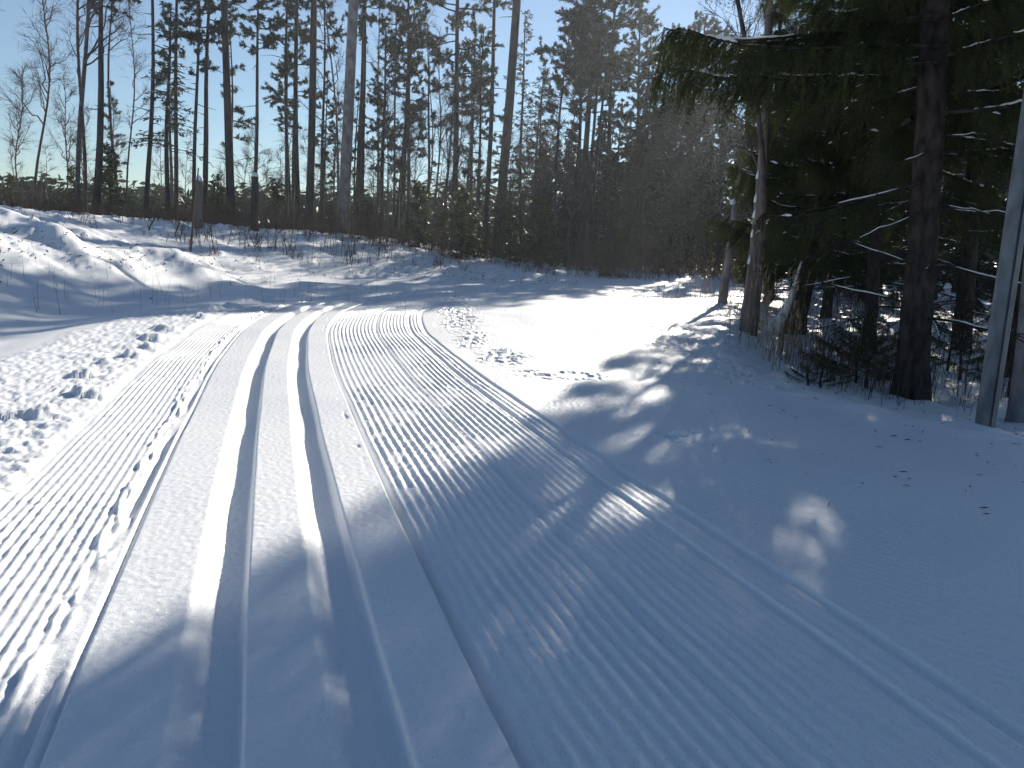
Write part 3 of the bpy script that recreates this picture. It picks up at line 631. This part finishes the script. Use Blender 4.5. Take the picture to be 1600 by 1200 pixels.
def litter():
    b = MB(); n = 520; px = rng.uniform(-50, 900, n); Y = np.interp(px, [0, 300, 600, 900], [13, 17, 24, 25.7]) + rng.normal(0, .9, n); x = (px - 800) / FPX * Y
    g = height(x, Y); c = np.stack([x, Y, g + .01], -1); b.leaves(c, np.stack([rng.normal(0, 1, n), rng.normal(0, .5, n), rng.uniform(0, .5, n)], -1), rng.uniform(.03, .14, n), .022)
    n = 800; x = 1.0 + 3.9 * rng.uniform(0, 1, n) ** .7; y = rng.uniform(3.2, 14, n); g = height(x, y); b.leaves(np.stack([x, y, g + .004], -1), np.stack([rng.normal(0, 1, n), rng.normal(0, .7, n), rng.uniform(0, .3, n)], -1), rng.uniform(.008, .05, n), .007)
    tag(b.build('forest_litter', [M['brush']]), 'scattered dark twigs and chips lying on the snow', 'litter', kind='stuff')
litter()

# ------------------------------------------------------------------ high stumps and single trunks
def stump(px, Y, toppx, toppy, dia, label, bark='deadwood', name='high_stump'):
    base = at(px, Y); tip = onplane(toppx, toppy, Y); ax = tip - base; L = np.linalg.norm(ax)
    root = link(name, None); root.matrix_world = axis_matrix(base, ax / L); tag(root, label, 'stump')
    b, P = trunk_mb(L, dia / 2, bend=.01, sides=14, taper=.08, flare=1.15, lump=.04); b.build('trunk', [M[bark]], root)
    c = MB(); a = np.linspace(0, 6.283, 15)[:-1]; r = dia / 2 * .9
    V = np.concatenate([np.stack([r * np.cos(a), r * np.sin(a), np.full(14, L + .0) + rng.uniform(.01, .05, 14)], -1), np.stack([.6 * r * np.cos(a), .6 * r * np.sin(a), np.full(14, L + .10)], -1), [[0, 0, L + .12]], np.stack([r * np.cos(a), r * np.sin(a), np.full(14, L - .03)], -1)])
    F = []
    for k in range(14):
        k2 = (k + 1) % 14; F += [(k, k2, 14 + k2), (k, 14 + k2, 14 + k), (14 + k, 14 + k2, 28), (29 + k, 29 + k2, k2), (29 + k, k2, k)]
    c.add(V, F); c.build('snow_cap', [M['snowcap']], root)
stump(310, 22, 311.5, 281, .20, 'left one of two high cut stumps on the bank crest, broader and paler')
stump(397, 24, 398.5, 276, .22, 'right one of two high cut stumps, darker, beside a young spruce', 'pinebark')
def stick(px, Y, tx, ty, r, label, name='leaning_sapling'):
    base = at(px, Y); tip = onplane(tx, ty, Y); t = np.linspace(0, 1, 6)[:, None]; P = base + (tip - base) * t + rng.normal(0, .015, (6, 3)); P[0, 2] -= .15
    b = MB(); b.tube(P, np.linspace(r, r * .5, 6), 7)
    for k in range(4): b.tube(branch_path(P[2 + k % 3], rng.uniform(0, 6), .25, .8, .1, 4), np.linspace(.006, .002, 4), 3, 0, 0, False)
    o = b.build(name, [M['brush']]); tag(o, label, 'dead sapling')
stick(297, 18.5, 311, 262, .028, 'dark leaning dead stem in front of the left high stump')
stick(232, 19, 246, 330, .02, 'short dark broken stem leaning right, left of the dead stem by the stump')
stick(336, 19, 328, 350, .015, 'short dark stick leaning left on the bank, right of the left high stump')
stick(275, 19.5, 283, 335, .015, 'thin brown stick standing between the broken stem and the leaning dead stem')

def fg_trunk(name, base, axis, Ht, r0, bark, label, cat, bend=.1, taper=.6, flare=1.5, sides=22, segs=40, lump=.03):
    root = link(name, None); root.matrix_world = axis_matrix(base, axis); tag(root, label, cat)
    t = np.linspace(0, 1, segs) ** 1.3; z = -.4 + t * (Ht + .4)
    P = np.stack([bend * np.sin(z * .9), bend * .5 * np.sin(z * 1.3 + 1), z], -1); P[:, :2] -= P[0, :2]
    r = r0 * (1 - taper * t) * (1 + (flare - 1) * np.exp(-np.maximum(z, 0) / .22))
    b = MB(); b.tube(P, r, sides, 0, lump); b.build('trunk', [M[bark]], root); return root, P
# snapped grey trunk (A)
bA = at(1128, 17.0); aA = onplane(1145, 318, 17.0) - bA; LA = np.linalg.norm(aA)
rA, PA = fg_trunk('dead_tree', bA, aA / LA, LA, .095, 'palebark', 'snapped pale grey trunk in the golden grass, snow on its broken tip', 'dead tree', .03, .45, 1.15, 12, 16)
c = MB(); c.tube([(0, 0, LA - .02), (0, 0, LA + .04), (.02, 0, LA + .09)], [.06, .065, .02], 8); c.build('snow_cap', [M['snowcap']], rA)
# thin double-bending tree (B)
bB = at(1163, 11.2); aB = onplane(1180, 300, 11.2) - bB
rB, PB = fg_trunk('bare_tree', bB, aB / np.linalg.norm(aB), 6.0, .085, 'deadwood', 'thin bare tree with rough bark and clinging snow at the sunny edge of the trail', 'bare tree', .05, .6, 1.15, 12, 24)
birch_crown(PB, 6, 1.9, 1.0, .35, .85).build('crown', [M['birchbark'], M['twig']], rB)
c = MB()
for z in (.9, 1.25, 1.5, 1.7, 2.0):
    p = along(PB, z) + [-.07, -.03, 0]; c.tube([p, p + [.005, 0, .05], p + [.01, 0, .12]], [.018, .022, .006], 6)
c.build('clinging_snow', [M['snowcap']], rB)
bB2 = at(1172, 10.9); aB2 = onplane(1128, 95, 10.9) - bB2
rB2, PB2 = fg_trunk('bare_tree', bB2, norm(onplane(1165, 300, 10.9) - bB2), 5.6, .05, 'birchbark', 'slim dark crooked stem curving left beside the thin rough bare tree', 'bare tree', .16, .6, 1.1, 8, 24)
birch_crown(PB2, 5.6, 2.6, .8, .35, .8).build('crown', [M['birchbark'], M['twig']], rB2)

# ------------------------------------------------------------------ near spruces: detailed boughs shared between the trees
def bough(seed, L, hang=.32, dens=1.0, snow=True):
    """one spruce bough along +X: stem, pendulous twigs with needles, snow lying on the stem"""
    b = MB(); n = 14; t = np.linspace(0, 1, n)
    S = np.stack([L * t, .08 * L * np.sin(t * 3 + seed), -.16 * L * t ** 1.3 + .20 * L * t ** 3 + rng.normal(0, .006, n)], -1)
    b.tube(S, np.linspace(.022, .004, n), 5, 0, .05, False)
    C = []; D = []
    for k in range(int(60 * L * dens)):
        u = rng.uniform(.12, 1); o = np.array([np.interp(u, t, S[:, a]) for a in range(3)])
        sd = rng.choice([-1, 1]); l = rng.uniform(.25, 1) * hang * 1.7 * (1.15 - u) ** .6
        d0 = np.array([.55, sd * rng.uniform(.3, 1.0), rng.uniform(-.35, .1)]); d0 /= np.linalg.norm(d0)
        q = np.linspace(0, 1, 6); T = o + d0 * l * q[:, None] + np.array([0, 0, -1.]) * (hang * rng.uniform(.25, 1.1) * q[:, None] ** 2)
        b.tube(T, np.linspace(.004, .0015, 6), 3, 0, 0, False)
        subs = [T]
        for w in range(5):
            v = rng.uniform(.15, .9); o2 = np.array([np.interp(v, q, T[:, a]) for a in range(3)])
            d2 = norm(T[-1] - T[0] + rng.normal(0, .25, 3) * l); l2 = rng.uniform(.06, .22)
            subs.append(o2 + (d2 * l2) * q[:, None] + np.array([0, 0, -1.]) * l2 * .5 * q[:, None] ** 2)
        for s_ in subs:
            ln = np.linalg.norm(np.diff(s_, axis=0), axis=1).sum(); m = int(ln / .0075) + 3; v = rng.uniform(0, 1, m)
            c = np.stack([np.interp(v, q, s_[:, a]) for a in range(3)], -1); tg = norm(s_[-1] - s_[0])
            C.append(c); D.append(tg * .75 + norm(rng.normal(0, 1, (m, 3))) * .75)
    C = np.concatenate(C); D = np.concatenate(D); b.spikes(C, D, rng.uniform(.016, .028, len(C)), .0058, 1)
    if snow:
        for a0, a1 in ((.15, .35), (.42, .62), (.7, .9)):
            if rng.random() < .6:
                a0 += rng.uniform(-.05, .1); a1 = a0 + rng.uniform(.05, .22)
                u = np.linspace(a0, a1, 9); p = np.stack([np.interp(u, t, S[:, a]) for a in range(3)], -1) + [0, 0, .016] + rng.normal(0, .004, (9, 3))
                b.tube(p, (.011 * np.sin(np.linspace(.2, 2.95, 9)) + .002) * rng.uniform(.5, 1.3, 9), 6, 2, .3)
        for w in range(3):
            k = rng.integers(len(C)); p = C[k] + [0, 0, .012]; b.tube([p, p + [.02, .006, -.004], p + [.05, .01, -.02]], [.005, .009, .003], 5, 2, .3)
    return b.mesh('bough', [M['sprucebark'], M['spruceneedle'], M['snowcap']])
BOUGH = [bough(k, 2.0, .30 + .04 * (k % 3), 1.0) for k in range(5)]
def dead_bough(seed):
    b = MB(); n = 10; t = np.linspace(0, 1, n); S = np.stack([1.4 * t, .1 * np.sin(3 * t + seed), -.12 * t + .1 * t ** 2 + rng.normal(0, .01, n)], -1)
    b.tube(S, np.linspace(.013, .003, n), 5, 0, .05, False)
    for k in range(26):
        u = rng.uniform(.1, 1); o = np.array([np.interp(u, t, S[:, a]) for a in range(3)])
        Q = branch_path(o, rng.choice([-1, 1]) * rng.uniform(.4, 1.2), rng.uniform(.12, .45), rng.uniform(-.5, .1), -.2, 4, .15); b.tube(Q, np.linspace(.004, .0015, 4), 3, 0, 0, False)
        for w in range(4): b.spikes([Q[2]], [norm(Q[3] - Q[2] + rng.normal(0, .1, 3))], .1, .003)
    u = np.linspace(.2, .6, 6); p = np.stack([np.interp(u, t, S[:, a]) for a in range(3)], -1) + [0, 0, .012]; b.tube(p, .006 * np.sin(np.linspace(.3, 2.9, 6)) + .001, 5, 2, .3)
    return b.mesh('dead_branch', [M['sprucebark'], M['sprucebark'], M['snowcap']])
DEAD = [dead_bough(k) for k in range(3)]
def dress(root, P, z0, z1, R0, R1, n, azfun=None, dead=(0, 0, 0)):
    """hang n boughs on a trunk between z0 and z1, length R0 at z0 to R1 at z1"""
    for k in range(n):
        t = (k + rng.uniform(0, 1)) / n; z = z0 + (z1 - z0) * t; L = (R0 + (R1 - R0) * t) * rng.uniform(.75, 1.15)
        az = k * 2.399 + rng.uniform(-.35, .35)
        if azfun is not None and azfun(z, az): continue
        o = link('branch', BOUGH[k % 5], root); s = L / 2.0
        o.matrix_local = Matrix.Translation(Vector(along(P, z))) @ Matrix.Rotation(az, 4, 'Z') @ Matrix.Rotation(rng.normal(.02, .10) - .25 * t, 4, 'Y') @ Matrix.Rotation(rng.normal(0, .15), 4, 'X') @ Matrix.Diagonal((s, max(.75, s), max(.8, min(s, 1.1)), 1))
    for k in range(dead[0]):
        z = rng.uniform(dead[1], dead[2]); o = link('dead_branch', DEAD[k % 3], root); s = rng.uniform(.6, 1.1)
        o.matrix_local = Matrix.Translation(Vector(along(P, z))) @ Matrix.Rotation(k * 2.4 + rng.uniform(-.4, .4), 4, 'Z') @ Matrix.Rotation(rng.normal(.1, .15), 4, 'Y') @ Matrix.Diagonal((s, s, s, 1))
# big spruce by the pole
YD = 7.6
bD = at(1420, YD); aD = norm(onplane(1458, 0, YD) - bD)
rD, PD = fg_trunk('spruce_tree', bD, aD, 13.5, .142, 'sprucebark', 'big dark spruce with the thickest trunk, standing left of the grey metal pole', 'spruce', .03, .85, 1.25, 26, 50, .045)
dress(rD, PD, 1.85, 13.3, 2.15, .4, 185, lambda z, az: (math.cos(az) < .1 and 1.98 < z < 2.66) or (math.cos(az + 2.04) > .78 and z < 4.2), (18, .7, 2.4))
for k, (z, az, L) in enumerate([(2.86, 3.1, 2.4), (3.06, 3.35, 2.3), (3.3, 2.95, 2.3)]):
    o = link('branch', BOUGH[k], rD); o.matrix_local = Matrix.Translation(Vector(along(PD, z))) @ Matrix.Rotation(az, 4, 'Z') @ Matrix.Rotation(-.02, 4, 'Y') @ Matrix.Diagonal((L / 2, 1.1, 1, 1))
# leaning spruce at the trail edge
YC = 12.3
bC = at(1236, YC); aC = norm(onplane(1264, 400, YC) - bC)
rC, PC = fg_trunk('spruce_tree', bC, aC, 11.0, .15, 'sprucebark', 'leaning spruce with snow packed on the left side of its flared foot', 'spruce', .03, .85, 1.5, 22, 50, .04)
dress(rC, PC, .9, 10.8, 1.45, .4, 130)
c = MB(); zz = np.linspace(-.1, 1.05, 9); c.tube([along(PC, z) + [-.15 * (1 - .15 * z) - .15 * math.exp(-max(z, 0) / .2), -.03, 0] for z in zz], .05 * (1 - zz * .75) + .01 + .1 * np.exp(-np.maximum(zz, 0) / .15), 8, 0, .05); c.build('packed_snow', [M['snowcap']], rC)
# spruces deeper on the right
DEEP = [(1356, 11.0, 1372, 9.5, .09, 1.5, 50, 'slim spruce behind and left of the big dark spruce'),
        (1290, 15.5, 1310, 5.2, .10, 1.3, 26, 'spruce in the shade between the leaning spruce and the slim one'),
        (1500, 11.5, 1530, 11.5, .12, 1.9, 54, 'spruce behind the gap between the big dark spruce and the metal pole'),
        (1585, 9.3, 1640, 12.0, .14, 2.1, 54, 'dark spruce at the right edge behind the metal pole'),
        (1440, 17.0, 1460, 13.0, .13, 2.0, 50, 'spruce farthest back on the right, behind the big trunk'),
        (1200, 18.5, 1222, 7.6, .11, 1.25, 34, 'spruce behind the thin rough bare tree')]
for px, Y, px0, Ht, r, R, n, lab in DEEP:
    b0 = at(px, Y); rt, P = fg_trunk('spruce_tree', b0, norm(onplane(px0, 0, Y) - b0), Ht, r, 'sprucebark', lab, 'spruce', .04, .85, 1.2, 14, 24)
    dress(rt, P, 2.6 if px > 1450 else (2.2 if px > 1350 else .9), Ht - .2, R * 1.05, .3, int(n * 1.8), None, (8, .5, 1.6))
# pale trunk at right edge
YE = 6.6
bE = at(1597, YE); rE, PE = fg_trunk('birch_tree', bE, norm(onplane(1622, 300, YE) - bE), 9, .10, 'palebark', 'pale pinkish trunk cut by the right picture edge beside the metal pole', 'birch', .02, .6, 1.35, 18, 40, .015)
birch_crown(PE, 9, 4, 1.4, .8).build('crown', [M['birchbark'], M['twig']], rE)
# low boughs and seedlings by the big trunk
def seedling(px, Y, s, label, n=9, name='spruce_seedling'):
    b0 = at(px, Y); root = link(name, None); root.matrix_world = axis_matrix(b0, (0, 0, 1)); tag(root, label, 'seedling')
    tb, P = trunk_mb(s, .008 + .006 * s, bend=.02, sides=6); tb.build('trunk', [M['sprucebark']], root)
    for k in range(n):
        t = k / n; o = link('branch', BOUGH[k % 5], root); q = (s * .55 * (1 - t) + .10) / 2
        o.matrix_local = Matrix.Translation((0, 0, s * (.1 + .85 * t))) @ Matrix.Rotation(k * 2.4, 4, 'Z') @ Matrix.Rotation(-.25 - .5 * t, 4, 'Y') @ Matrix.Diagonal((q * 1.3, q, q * .7, 1))
seedling(1282, 7.1, .22, 'tiny spruce seedling poking from the snow left of the low snowy boughs')
seedling(1352, 7.9, .7, 'low bushy spruce with snow on its boughs, left of the big dark trunk', 30)
seedling(1338, 8.5, .75, 'low green spruce just behind the low bushy one left of the big trunk', 28)
seedling(1262, 6.9, .14, 'smallest spruce seedling flat on the snow at the trail edge')
seedling(1500, 8.6, .9, 'half bare low spruce between the big trunk and the metal pole', 14)
seedling(1480, 9.6, .8, 'low spruce in the bright gap right of the big trunk', 12)
seedling(1575, 7.8, .7, 'small dark spruce between the metal pole and the pale edge trunk', 10)

# ------------------------------------------------------------------ metal pole: folded steel post
def pole():
    Y = 5.02; b0 = at(1541, Y); ax = norm(onplane(1624, 110, Y) - b0)
    prof = [(-.078, .012), (-.070, -.022), (.002, -.044), (.006, -.020), (.018, -.020), (.022, -.043), (.060, -.018), (.072, .020), (.060, .060), (-.060, .060)]
    # round the folds
    pr = []
    for i in range(len(prof)):
        p0, p1, p2 = (np.array(prof[(i + k) % len(prof)]) for k in (-1, 0, 1))
        for t in (.0, .5, 1.):
            r = .12; a = p1 + (p0 - p1) * r; c_ = p1 + (p2 - p1) * r; pr.append((1 - t) ** 2 * a + 2 * t * (1 - t) * p1 + t * t * c_)
    pr = np.array(pr) * .82; n = len(pr); zs = [-.5, 0, 1, 2.08, 2.12]; V = []
    for i, z in enumerate(zs): V += [(x, y, z + (0 if i < 3 else (x * .9 if i == 3 else x * .9))) for x, y in (pr if i < 4 else pr * .96)]
    F = []
    for i in range(len(zs) - 1):
        for j in range(n): a, b_, c_, d_ = i * n + j, i * n + (j + 1) % n, (i + 1) * n + (j + 1) % n, (i + 1) * n + j; F += [(a, b_, c_), (a, c_, d_)]
    V.append((0, 0, zs[-1])); c0 = len(V) - 1
    for j in range(n): F.append(((len(zs) - 1) * n + j, (len(zs) - 1) * n + (j + 1) % n, c0))
    m = MB(); m.add(V, F, 0, False); root = m.build('metal_pole', [M['steel']]); root.matrix_world = axis_matrix(b0, ax, -.25)
    tag(root, 'grey galvanised metal pole with folded grooves standing in the snow at right', 'pole')
pole()

# ------------------------------------------------------------------ thin frosty air in front of the sun
def haze():
    b = MB(); x0, x1, y0, y1, z0, z1 = -90, 90, -14, 95, -3, 24
    V = [(x, y, z) for x in (x0, x1) for y in (y0, y1) for z in (z0, z1)]
    F = [(0, 1, 3), (0, 3, 2), (4, 6, 7), (4, 7, 5), (0, 4, 5), (0, 5, 1), (2, 3, 7), (2, 7, 6), (0, 2, 6), (0, 6, 4), (1, 5, 7), (1, 7, 3)]
    b.add(V, F, 0, False); m = bpy.data.materials.new('frosty_air'); m.use_nodes = True; nt = m.node_tree
    nt.nodes.remove(nt.nodes['Principled BSDF']); v = nt.nodes.new('ShaderNodeVolumePrincipled')
    v.inputs['Color'].default_value = (.85, .92, 1, 1); v.inputs['Density'].default_value = HAZE; v.inputs['Anisotropy'].default_value = .5
    nt.links.new(v.outputs[0], nt.nodes['Material Output'].inputs['Volume'])
    tag(b.build('haze', [m]), 'thin bright haze in the cold air', 'haze', kind='stuff')
HAZE = 0.0009
haze()

_t = 0; _seen = set()
for o in bpy.data.objects:
    if o.type == 'MESH' and o.data.name not in _seen: _seen.add(o.data.name); _t += len(o.data.polygons)
print('unique tris', _t)
